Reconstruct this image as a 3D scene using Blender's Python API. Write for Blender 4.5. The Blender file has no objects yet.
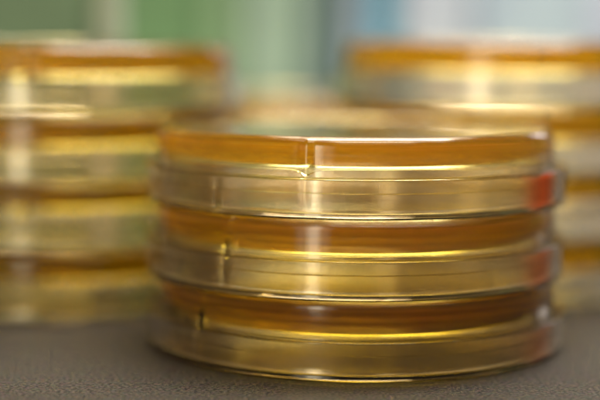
import bpy, math, random
from mathutils import Vector, Matrix

random.seed(7)
S = bpy.context.scene
COL = S.collection
MM = 0.001

# ------------------------------------------------------------------ render set-up
S.render.engine = 'CYCLES'
cy = S.cycles
cy.use_denoising = True
cy.adaptive_threshold = 0.025
cy.max_bounces = 28
cy.transmission_bounces = 28
cy.glossy_bounces = 16
cy.diffuse_bounces = 4
cy.transparent_max_bounces = 16
cy.volume_bounces = 3
cy.caustics_reflective = True
cy.caustics_refractive = True
cy.blur_glossy = 0.3
cy.sample_clamp_indirect = 12
S.view_settings.view_transform = 'Standard'
S.view_settings.look = 'None'
S.view_settings.exposure = 0.58
S.view_settings.gamma = 1.0


def lin(r, g, b, k=1.0):
    def f(c):
        c /= 255.0
        return c / 12.92 if c <= 0.04045 else ((c + 0.055) / 1.055) ** 2.4
    return (f(r) * k, f(g) * k, f(b) * k, 1.0)


# ------------------------------------------------------------------ helpers
def new_mat(name):
    m = bpy.data.materials.new(name)
    m.use_nodes = True
    nt = m.node_tree
    nt.nodes.clear()
    out = nt.nodes.new('ShaderNodeOutputMaterial')
    return m, nt, out


def link_mesh(name, verts, faces, mat, parent=None, face_attr=None):
    me = bpy.data.meshes.new(name)
    me.from_pydata(verts, [], faces)
    me.update()
    for p in me.polygons:
        p.use_smooth = True
    if face_attr:
        a = me.attributes.new('optic', 'FLOAT', 'FACE')
        a.data.foreach_set('value', face_attr)
    me.materials.append(mat)
    o = bpy.data.objects.new(name, me)
    COL.objects.link(o)
    if parent:
        o.parent = parent
    return o


def tag(o, label=None, cat=None, group=None, kind=None):
    if label:
        o['label'] = label
    if cat:
        o['category'] = cat
    if group:
        o['group'] = group
    if kind:
        o['kind'] = kind
    return o


def fillet(pts):
    """pts: (r, z, radius[, n]) polyline; every point with radius > 0 becomes an arc with tight support points."""
    out = []
    n = len(pts)
    for i, p in enumerate(pts):
        rad = p[2]
        if rad <= 0 or i == 0 or i == n - 1:
            out.append((p[0], p[1]))
            continue
        c = Vector((p[0], p[1]))
        a = Vector(pts[i - 1][:2]) - c
        b = Vector(pts[i + 1][:2]) - c
        la, lb = a.length, b.length
        a.normalize()
        b.normalize()
        half = math.acos(max(-1, min(1, a.dot(b)))) / 2
        t = min(rad / math.tan(half), la * .49, lb * .49)
        r = t * math.tan(half)
        cen = c + (a + b).normalized() * (r / math.sin(half))
        p0, p1 = c + a * t, c + b * t
        s = min(.06, t * .2)
        out.append(tuple(p0 + a * s))
        v0, v1 = p0 - cen, p1 - cen
        ang = math.pi - 2 * half
        sgn = 1 if v0.x * v1.y - v0.y * v1.x > 0 else -1
        k = max(3, int(ang / math.radians(15)))
        for j in range(k + 1):
            th = sgn * ang * j / k
            out.append((cen.x + v0.x * math.cos(th) - v0.y * math.sin(th),
                        cen.y + v0.x * math.sin(th) + v0.y * math.cos(th)))
        out.append(tuple(p1 + b * s))
    return out


def lathe(profile, seg=224, warp=None, tags=None):
    """Revolve a profile (mm) about z. Angle 0 looks at the camera (-y), positive to the right (+x).
    Profile runs so that the solid is on its left; normals are fixed by the caller's order."""
    verts, faces, attr = [], [], []
    idx = []
    for j in range(seg):
        th = 2 * math.pi * j / seg
        row = []
        for i, (r, z) in enumerate(profile):
            if r < 1e-6:
                if j == 0:
                    verts.append((0, 0, z * MM))
                    row.append(len(verts) - 1)
                else:
                    row.append(idx[0][i])
                continue
            rr, zz = (r, z) if warp is None else warp(i, r, z, th)
            verts.append((math.sin(th) * rr * MM, -math.cos(th) * rr * MM, zz * MM))
            row.append(len(verts) - 1)
        idx.append(row)
    for j in range(seg):
        a, b = idx[j], idx[(j + 1) % seg]
        for i in range(len(profile) - 1):
            q = [a[i], b[i], b[i + 1], a[i + 1]]
            f = []
            for v in q:
                if v not in f:
                    f.append(v)
            if len(f) < 3:
                continue
            faces.append(f)
            if tags:
                attr.append(tags[i])
    return verts, faces, attr


# ------------------------------------------------------------------ materials
def mat_plastic():
    m, nt, out = new_mat('clear_polystyrene')
    g = nt.nodes.new('ShaderNodeBsdfGlass')
    g.inputs['Color'].default_value = (0.993, 0.974, 0.938, 1)
    g.inputs['Roughness'].default_value = 0.0
    g.inputs['IOR'].default_value = 1.59
    tc = nt.nodes.new('ShaderNodeTexCoord')
    mp = nt.nodes.new('ShaderNodeMapping')
    mp.inputs['Scale'].default_value = (60, 60, 900)
    no = nt.nodes.new('ShaderNodeTexNoise')
    no.inputs['Scale'].default_value = 1.0
    no.inputs['Detail'].default_value = 2.0
    bu = nt.nodes.new('ShaderNodeBump')
    bu.inputs['Strength'].default_value = 0.06
    bu.inputs['Distance'].default_value = 0.00006
    nt.links.new(tc.outputs['Object'], mp.inputs['Vector'])
    nt.links.new(mp.outputs[0], no.inputs['Vector'])
    nt.links.new(no.outputs['Fac'], bu.inputs['Height'])
    nt.links.new(bu.outputs[0], g.inputs['Normal'])
    nt.links.new(g.outputs[0], out.inputs['Surface'])
    return m


def mat_agar():
    m, nt, out = new_mat('amber_agar')
    g = nt.nodes.new('ShaderNodeBsdfGlass')
    g.inputs['Color'].default_value = (1, 1, 1, 1)
    g.inputs['Roughness'].default_value = 0.0
    at = nt.nodes.new('ShaderNodeAttribute')
    at.attribute_name = 'optic'
    nt.links.new(at.outputs['Fac'], g.inputs['IOR'])
    nt.links.new(g.outputs[0], out.inputs['Surface'])
    v = nt.nodes.new('ShaderNodeVolumeAbsorption')
    D = 220.0
    sig = AGAR_SIGMA
    v.inputs['Color'].default_value = (1 - sig[0] / D, 1 - sig[1] / D, 1 - sig[2] / D, 1)
    v.inputs['Density'].default_value = D
    sc = nt.nodes.new('ShaderNodeVolumeScatter')        # agar is faintly cloudy
    sc.inputs['Color'].default_value = (1, .72, .22, 1)
    sc.inputs['Density'].default_value = 8.0
    sc.inputs['Anisotropy'].default_value = .5
    ad = nt.nodes.new('ShaderNodeAddShader')
    nt.links.new(v.outputs[0], ad.inputs[0])
    nt.links.new(sc.outputs[0], ad.inputs[1])
    nt.links.new(ad.outputs[0], out.inputs['Volume'])
    return m


AGAR_SIGMA = (0.0, 11.2, 140.0)


def mat_red_film(strength=1.0):
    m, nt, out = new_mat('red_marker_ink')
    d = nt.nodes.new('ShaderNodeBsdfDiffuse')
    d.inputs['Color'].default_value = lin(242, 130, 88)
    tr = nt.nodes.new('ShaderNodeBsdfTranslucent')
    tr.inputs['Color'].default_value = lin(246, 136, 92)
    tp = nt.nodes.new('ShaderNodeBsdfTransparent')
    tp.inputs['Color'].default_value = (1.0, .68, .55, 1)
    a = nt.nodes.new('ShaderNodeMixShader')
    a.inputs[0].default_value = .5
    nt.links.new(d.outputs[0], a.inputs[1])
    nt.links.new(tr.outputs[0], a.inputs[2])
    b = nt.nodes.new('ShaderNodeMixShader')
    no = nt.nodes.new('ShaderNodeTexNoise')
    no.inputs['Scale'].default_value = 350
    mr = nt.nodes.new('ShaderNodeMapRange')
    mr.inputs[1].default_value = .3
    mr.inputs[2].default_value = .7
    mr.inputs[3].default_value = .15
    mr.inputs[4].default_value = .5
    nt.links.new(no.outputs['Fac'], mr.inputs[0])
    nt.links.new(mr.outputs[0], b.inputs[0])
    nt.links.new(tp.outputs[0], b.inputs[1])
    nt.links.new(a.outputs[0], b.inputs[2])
    # the red film fades out along its left edge
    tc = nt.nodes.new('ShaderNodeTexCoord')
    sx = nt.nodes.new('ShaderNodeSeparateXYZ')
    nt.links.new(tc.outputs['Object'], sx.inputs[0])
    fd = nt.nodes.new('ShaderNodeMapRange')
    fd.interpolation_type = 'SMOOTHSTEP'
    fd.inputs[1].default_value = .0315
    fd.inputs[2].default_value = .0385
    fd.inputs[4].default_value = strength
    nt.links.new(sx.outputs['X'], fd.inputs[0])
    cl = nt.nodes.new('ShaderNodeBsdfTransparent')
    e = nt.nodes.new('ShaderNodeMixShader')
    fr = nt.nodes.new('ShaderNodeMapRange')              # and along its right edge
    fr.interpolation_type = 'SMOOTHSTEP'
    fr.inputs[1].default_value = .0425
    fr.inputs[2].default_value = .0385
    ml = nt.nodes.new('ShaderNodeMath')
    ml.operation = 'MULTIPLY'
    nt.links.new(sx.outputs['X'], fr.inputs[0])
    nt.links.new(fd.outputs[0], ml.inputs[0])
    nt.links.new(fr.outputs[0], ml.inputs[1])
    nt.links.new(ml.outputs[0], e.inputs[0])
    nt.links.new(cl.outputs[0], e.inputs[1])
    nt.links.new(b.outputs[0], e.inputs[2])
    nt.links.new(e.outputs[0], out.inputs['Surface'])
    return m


def mat_table():
    m, nt, out = new_mat('speckled_bench_top')
    p = nt.nodes.new('ShaderNodeBsdfPrincipled')
    tc = nt.nodes.new('ShaderNodeTexCoord')
    n1 = nt.nodes.new('ShaderNodeTexNoise')
    n1.inputs['Scale'].default_value = 1450
    n1.inputs['Detail'].default_value = 3
    n2 = nt.nodes.new('ShaderNodeTexNoise')
    n2.inputs['Scale'].default_value = 14
    n2.inputs['Detail'].default_value = 4
    vo = nt.nodes.new('ShaderNodeTexVoronoi')
    vo.inputs['Scale'].default_value = 1300
    cr = nt.nodes.new('ShaderNodeValToRGB')
    e = cr.color_ramp.elements
    e[0].position, e[0].color = .42, TABLE_DARK
    e[1].position, e[1].color = .60, TABLE_LIGHT
    nt.links.new(n1.outputs['Fac'], cr.inputs[0])
    for n in (n1, n2, vo):
        nt.links.new(tc.outputs['Object'], n.inputs['Vector'])
    # each speckle a slightly different hue
    hs = nt.nodes.new('ShaderNodeMix')
    hs.data_type = 'RGBA'
    hs.blend_type = 'OVERLAY'
    hs.inputs[0].default_value = .2
    nt.links.new(cr.outputs[0], hs.inputs[6])
    nt.links.new(vo.outputs['Color'], hs.inputs[7])
    mu = nt.nodes.new('ShaderNodeMix')
    mu.data_type = 'RGBA'
    mu.blend_type = 'MULTIPLY'
    mu.inputs[0].default_value = .35
    nt.links.new(hs.outputs[2], mu.inputs[6])
    nt.links.new(n2.outputs['Fac'], mu.inputs[7])
    nt.links.new(mu.outputs[2], p.inputs['Base Color'])
    p.inputs['Roughness'].default_value = .6
    p.inputs['Specular IOR Level'].default_value = .22
    bu = nt.nodes.new('ShaderNodeBump')
    bu.inputs['Strength'].default_value = .5
    bu.inputs['Distance'].default_value = .00025
    nt.links.new(n1.outputs['Fac'], bu.inputs['Height'])
    nt.links.new(bu.outputs[0], p.inputs['Normal'])
    nt.links.new(p.outputs[0], out.inputs['Surface'])
    return m


TABLE_DARK = (.0095, .0078, .0063, 1)
TABLE_LIGHT = (.060, .049, .040, 1)


def mat_card(name, col):
    m, nt, out = new_mat(name)
    p = nt.nodes.new('ShaderNodeBsdfPrincipled')
    tc = nt.nodes.new('ShaderNodeTexCoord')
    n = nt.nodes.new('ShaderNodeTexNoise')
    n.inputs['Scale'].default_value = 32
    n.inputs['Detail'].default_value = 3
    mx = nt.nodes.new('ShaderNodeMix')
    mx.data_type = 'RGBA'
    mx.inputs[6].default_value = tuple(c * .5 for c in col[:3]) + (1,)
    mx.inputs[7].default_value = tuple(min(1, c * 1.5) for c in col[:3]) + (1,)
    nt.links.new(tc.outputs['Object'], n.inputs['Vector'])
    nt.links.new(n.outputs['Fac'], mx.inputs[0])
    nt.links.new(mx.outputs[2], p.inputs['Base Color'])
    p.inputs['Roughness'].default_value = .6
    nt.links.new(p.outputs[0], out.inputs['Surface'])
    return m


PLASTIC = mat_plastic()
AGAR = mat_agar()
RED_FILM = mat_red_film(1.0)
RED_FILM_MID = mat_red_film(.5)
RED_FILM_FAINT = mat_red_film(.24)

# ------------------------------------------------------------------ the dish (stored lid down)
P = 16.1            # pitch of a stack, mm
N_AGAR, N_PS = 1.34, 1.59
GROUPNAME = {'front': 'petri dishes of the sharp front stack', 'left': 'petri dishes of the blurred left stack',
             'right': 'petri dishes of the blurred right stack', 'middle': 'petri dishes of the far middle stack'}


def angdiff(a, b):
    return (a - b + math.pi) % (2 * math.pi) - math.pi


def lid_mesh(nibs):
    prof = fillet([(0, .2, 0), (37.6, .2, .1), (38.0, 0, .1), (46.1, 0, .4), (46.6, .5, .4), (46.5, 1.25, .3), (46.7, 2.0, .3),
                   (46.9, 8.0, .3), (45.9, 8.1, .3), (45.8, 5.3, .5), (45.73, 5.15, .5), (45.6, 1.05, .5), (0, 1.05, 0)])

    def warp(i, r, z, th):
        for a in nibs:                                   # small moulded nibs by the lower rim
            d = angdiff(th, a) * 46
            if r > 45.4 and .2 < z < 2.4:
                r += .28 * math.exp(-(d / .55) ** 2)
        r += .05 * math.sin(2 * th + 1.0) + .02 * math.sin(5 * th)
        return r, z
    v, f, _ = lathe(prof, 360, warp)
    return v, f


def contact(depth, ribs, th):
    z = P - depth
    z += .10 * math.sin(3 * th + 1.3) + .06 * math.sin(7 * th)
    for a in ribs:
        d = angdiff(th, a) * 44
        z -= 1.5 * math.exp(-abs(d) / 1.3)
    return z


def wall_r(z, inner=True):
    """The base wall drafts outward towards its rim (downwards)."""
    t = (P - z) / (P - 1.3)
    return 44.0 + .75 * t - (1.05 if inner else 0)


def base_mesh(depth, ribs):
    # from the middle of the upper face, over the edge, down the wall, round the rim and up to the agar's edge
    zt = P - .03
    pts = [(0, zt - .3, 0), (39.0, zt - .3, .15), (39.5, zt, .15), (wall_r(zt, False), zt, 2.1),
           (wall_r(8.1, False), 8.1, .4), (wall_r(7.9, False) + .12, 7.9, .3),
           (wall_r(1.24, False) + .12, 1.24, .35), (wall_r(1.24), 1.24, .35), (wall_r(4.6), 4.6, 0), (wall_r(P - depth), P - depth, 0)]
    prof = fillet(pts)
    last = len(prof) - 1

    def warp(i, r, z, th):
        if i == last:
            z = contact(depth, ribs, th)
            r = wall_r(z)
        elif r > 42.8 and i < last - 2 and z > 3.6:
            for a in ribs:                               # upright moulded rib on the outside of the wall
                d = angdiff(th, a) * 44
                r += .42 * math.exp(-(d / .62) ** 2) * min(1, (z - 3.6) / .5)
        return r, z
    v, f, _ = lathe(prof, 360, warp)
    return v, [list(reversed(q)) for q in f]


def agar_mesh(depth, ribs):
    zt = P - .03 - .95
    rc = wall_r(zt - .8)
    # contact surface: middle of the floor, corner, down the wall; then the meniscus and the free surface
    a = fillet([(0, zt, 0), (wall_r(zt), zt, 1.25), (wall_r(P - depth), P - depth, 0)])
    ncon = len(a) - 1
    men = []
    rise = .75
    re, ze = a[-1]
    for k in range(1, 9):
        s = 2.8 * (k / 8.0) ** 1.4
        men.append((re - s, ze + rise * (1 - math.exp(-s / .6))))
    prof = a + men + [(20, men[-1][1], ), (0, men[-1][1])]
    tags = [N_AGAR / N_PS] * ncon + [N_AGAR] * (len(prof) - 1 - ncon)
    L = len(men)

    def warp(i, r, z, th):
        if i >= ncon and i <= ncon + L:
            zc = contact(depth, ribs, th)
            w = 1 - (i - ncon) / L
            z += (zc - ze) * w ** 1.6
            if i == ncon:
                r = wall_r(zc)
        return r, z
    v, f, at = lathe(prof, 360, warp, tags)
    return v, [list(reversed(q)) for q in f], at


def stripe_mesh(a0, a1, z0, z1, rfun):
    """A thin red film lying on a curved wall, with its own small thickness."""
    n, k = 18, 6
    v, f = [], []
    for side in (.035, .075):
        for i in range(n + 1):
            th = a0 + (a1 - a0) * i / n
            for j in range(k + 1):
                z = z0 + (z1 - z0) * j / k
                wob = .35 * math.sin(9 * i / n + 1.7) if j in (0, k) else 0
                r = rfun(z) + side
                v.append((math.sin(th) * r * MM, -math.cos(th) * r * MM, (z + wob) * MM))
    m = (n + 1) * (k + 1)
    for i in range(n):
        for j in range(k):
            q = [i * (k + 1) + j, (i + 1) * (k + 1) + j, (i + 1) * (k + 1) + j + 1, i * (k + 1) + j + 1]
            f.append([x + m for x in q])
            f.append(list(reversed(q)))
    ring = [i * (k + 1) for i in range(n + 1)] + [n * (k + 1) + j for j in range(1, k + 1)] + \
           [i * (k + 1) + k for i in range(n - 1, -1, -1)] + [j for j in range(k - 1, 0, -1)]
    for t in range(len(ring)):
        p, q = ring[t], ring[(t + 1) % len(ring)]
        f.append([q, p, p + m, q + m])
    return v, f


def make_dish(depth, ribs, nibs, loc, label, grp):
    root = bpy.data.objects.new('petri_dish', None)
    COL.objects.link(root)
    root.empty_display_size = .01
    root.location = loc
    tag(root, label, 'petri dish', grp)
    v, f = lid_mesh(nibs)
    link_mesh('lid', v, f, PLASTIC, root)
    v, f = base_mesh(depth, ribs)
    link_mesh('base', v, f, PLASTIC, root)
    v, f, at = agar_mesh(depth, ribs)
    link_mesh('agar', v, f, AGAR, root, at)
    return root


def copy_dish(src, loc, rot, label, grp):
    c = src.copy()
    COL.objects.link(c)
    c.location = loc
    c.rotation_euler = (0, 0, rot)
    c['label'] = label
    c['group'] = grp
    for ch in list(src.children):
        if ch.name.startswith('marker'):
            continue
        d = ch.copy()
        COL.objects.link(d)
        d.parent = c
    return c


R = math.radians
FX, FY = 12.2, 336.1
front = []
specs = [  # from the bench up: depth of agar edge below the top, rib angles, nib angles, sideways shift
    (7.9, [R(-48), R(72), R(181)], [R(100), R(220)], (0.5, 0.3), 'lowest petri dish of the sharp front stack, standing on the bench with dark amber agar'),
    (7.7, [R(-37), R(83), R(197)], [R(5.5), R(125)], (-0.1, 0.0), 'middle petri dish of the sharp front stack, between two other amber dishes'),
    (6.6, [R(-14.5), R(104), R(224)], [R(-38), R(82)], (0.0, 0.0), 'topmost petri dish of the sharp front stack, with an upright rib and bright amber agar'),
]
for k, (dep, ribs, nibs, off, lab) in enumerate(specs):
    d = make_dish(dep, ribs, nibs, ((FX + off[0]) * MM, (FY + off[1]) * MM, (.1 + k * P) * MM), lab, GROUPNAME['front'])
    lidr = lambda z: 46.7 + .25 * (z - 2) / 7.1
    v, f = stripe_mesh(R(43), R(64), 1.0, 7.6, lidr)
    o = link_mesh('marker_stripe', v, f, (RED_FILM_FAINT, RED_FILM_MID, RED_FILM)[k], d)  # translucent red stripe on the lid wall, fainter on the lower dishes
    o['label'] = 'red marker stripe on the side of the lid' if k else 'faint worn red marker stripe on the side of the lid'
    front.append(d)


def stack(cx, cy_, n, key, labels, tall=1.0):
    for k in range(n):
        src = front[(k + 1) % 3]
        c = copy_dish(src, ((cx + random.uniform(-.5, .5)) * MM, (cy_ + random.uniform(-.4, .4)) * MM, (.1 + k * P * tall) * MM),
                  random.uniform(0, 6.28), labels[k], GROUPNAME[key])
        c.scale = (1, 1, tall)


stack(-62.5, 400, 4, 'left', [
    'lowest blurred amber petri dish of the left stack, on the bench',
    'second blurred amber petri dish from the bench in the left stack',
    'third blurred amber petri dish from the bench in the left stack',
    'topmost blurred amber petri dish of the left stack, against the green background'], 1.02)
stack(57, 419.5, 4, 'right', [
    'lowest blurred amber petri dish of the right stack, on the bench',
    'second blurred amber petri dish from the bench in the right stack',
    'third blurred amber petri dish from the bench in the right stack',
    'topmost blurred amber petri dish of the right stack, against the pale blue background'], 1.045)
stack(-4, 522, 3, 'middle', [
    'lowest petri dish of the far middle stack, mostly hidden by the front stack',
    'second petri dish of the far middle stack, seen above the front stack',
    'topmost petri dish of the far middle stack, a blurred amber band'])

# ------------------------------------------------------------------ bench
def box_mesh(x0, x1, y0, y1, z0, z1, bev=.002, n=3):
    import bmesh
    bm = bmesh.new()
    bmesh.ops.create_cube(bm, size=1)
    for v in bm.verts:
        v.co = Vector((x0 + (v.co.x + .5) * (x1 - x0), y0 + (v.co.y + .5) * (y1 - y0), z0 + (v.co.z + .5) * (z1 - z0)))
    bmesh.ops.bevel(bm, geom=list(bm.edges), offset=bev, segments=n, profile=.5, affect='EDGES')
    bm.normal_update()
    vs = [tuple(v.co) for v in bm.verts]
    fs = [[v.index for v in f.verts] for f in bm.faces]
    bm.free()
    return vs, fs


def flat(o):
    for p in o.data.polygons:
        p.use_smooth = False


v, f = box_mesh(-1.0, 1.0, .10, 1.15, -.03, 0, .003)
bench = link_mesh('bench_top', v, f, mat_table())
flat(bench)
tag(bench, 'dark grey brown speckled bench top under the stacks', 'bench top', kind='structure')

# ------------------------------------------------------------------ blurred things standing at the back of the bench
BY = .665
def px(x, y=BY):
    return (x - 300) / 1500 * y
BG_E = 1.0
bands = [
    (-330, -90, (96, 112, 76), 'dark olive upright box beyond the left edge of the left stack'),
    (-88, 93, (104, 124, 80), 'dark olive green upright box behind the left part of the left stack'),
    (95, 200, (108, 143, 84), 'mid green upright box behind the right part of the left stack'),
    (202, 238, (134, 163, 106), 'bright green narrow upright box just right of the left stack'),
    (240, 303, (158, 180, 140), 'pale sage green upright box above the far middle stack'),
    (305, 343, (103, 122, 104), 'dark slate green narrow upright box left of the right stack'),
    (345, 368, (160, 172, 168), 'light grey narrow upright box between the slate and teal boxes'),
    (370, 396, (98, 166, 166), 'teal narrow upright box behind the left edge of the right stack'),
    (398, 470, (202, 208, 222), 'pale lavender upright box behind the right stack'),
    (472, 585, (194, 210, 224), 'pale blue upright box behind the right stack'),
    (587, 900, (198, 202, 226), 'lavender blue wide upright box at the right edge'),
]
for i, (a, b, c, lab) in enumerate(bands):
    dy = random.uniform(-.004, .006)
    v, f = box_mesh(px(a), px(b), BY + dy, BY + .20, .0005, .145 + random.uniform(-.008, .008), .003)
    cx = (px(a) + px(b)) / 2
    v = [(x - cx, y, z) for x, y, z in v]
    o = link_mesh('upright_box', v, f, mat_card('card_' + str(i), tuple(v * t for v, t in zip(lin(*c, k=BG_E), (.93, 1.0, 1.4, 1)))))
    o.location = (cx, 0, 0)
    flat(o)
    tag(o, lab, 'box', 'blurred upright boxes at the back of the bench')

v, f = box_mesh(-1.6, 1.6, 1.62, 1.72, -.75, 1.9, .003)
wall = link_mesh('wall', v, f, mat_card('wall_paint', lin(196, 200, 200)))
flat(wall)
tag(wall, 'pale plain wall behind the bench', 'wall', kind='structure')

# pale upright tube behind the left stack
seg = 32
ty = .470
prof = fillet([(0, .6, 0), (5.2, .6, 1.5), (5.2, 128, .4), (4.2, 128, .4), (4.2, 3, 1), (0, 3, 0)])
v, f, _ = lathe(prof, 48)
tube = link_mesh('tube', v, f, mat_card('pale_tube_plastic', lin(172, 188, 172)))
tube.location = (px(109, ty), ty, 0)
tag(tube, 'pale grey upright tube rising behind the left stack', 'tube')

# ------------------------------------------------------------------ lamps and world
def area(name, loc, target, sx, sy, power, col):
    l = bpy.data.lights.new(name, 'AREA')
    l.shape = 'ELLIPSE' if name.startswith('window_light') else 'RECTANGLE'
    l.size, l.size_y = sx, sy
    l.energy = power
    l.color = col
    o = bpy.data.objects.new(name, l)
    COL.objects.link(o)
    o.location = loc
    o.rotation_euler = (Vector(target) - Vector(loc)).to_track_quat('-Z', 'Y').to_euler()
    return o


area('window_light', (-.55, -.95, .25), (0, .34, .03), .20, .95, 1.5, (1.0, .90, .66))
area('window_light_wide', (-.60, -1.03, .27), (0, .34, .03), .60, 1.0, 1.2, (1.0, .91, .70))
area('ceiling_light', (.15, -.15, 1.1), (.02, .36, 0), .7, .35, 4, (1.0, .84, .55))
area('ceiling_panel', (.10, .78, .85), (.10, .70, .0), .60, .62, 8, (1, .88, .66))
area('bench_light', (.13, .43, .80), (.11, .48, .0), .55, .16, 7.5, (1, .97, .90))

area('far_window', (.71, 1.36, .50), (0, .40, .06), .24, .24, .7, (.92, .90, 1.0))

W = bpy.data.worlds.new('World')
S.world = W
W.use_nodes = True
bg = W.node_tree.nodes['Background']
bg.inputs['Color'].default_value = (.95, .68, .38, 1)
bg.inputs['Strength'].default_value = .15

# ------------------------------------------------------------------ camera
cam = bpy.data.cameras.new('camera')
co = bpy.data.objects.new('camera', cam)
COL.objects.link(co)
S.camera = co
cam.sensor_fit = 'HORIZONTAL'
cam.sensor_width = 36
cam.lens = 90
cam.clip_start = .005
cam.clip_end = 50
pitch, roll = .1035, .008
fwd = Vector((0, math.cos(pitch), -math.sin(pitch)))
right = Vector((1, 0, 0))
up = right.cross(fwd)
Rm = Matrix((right, up, -fwd)).transposed()
Rm = Rm @ Matrix.Rotation(roll, 3, 'Z')
co.matrix_world = Matrix.Translation((0, 0, .0664)) @ Rm.to_4x4()
cam.dof.use_dof = True
cam.dof.focus_distance = .290
cam.dof.aperture_fstop = 4.7
cam.dof.aperture_blades = 0
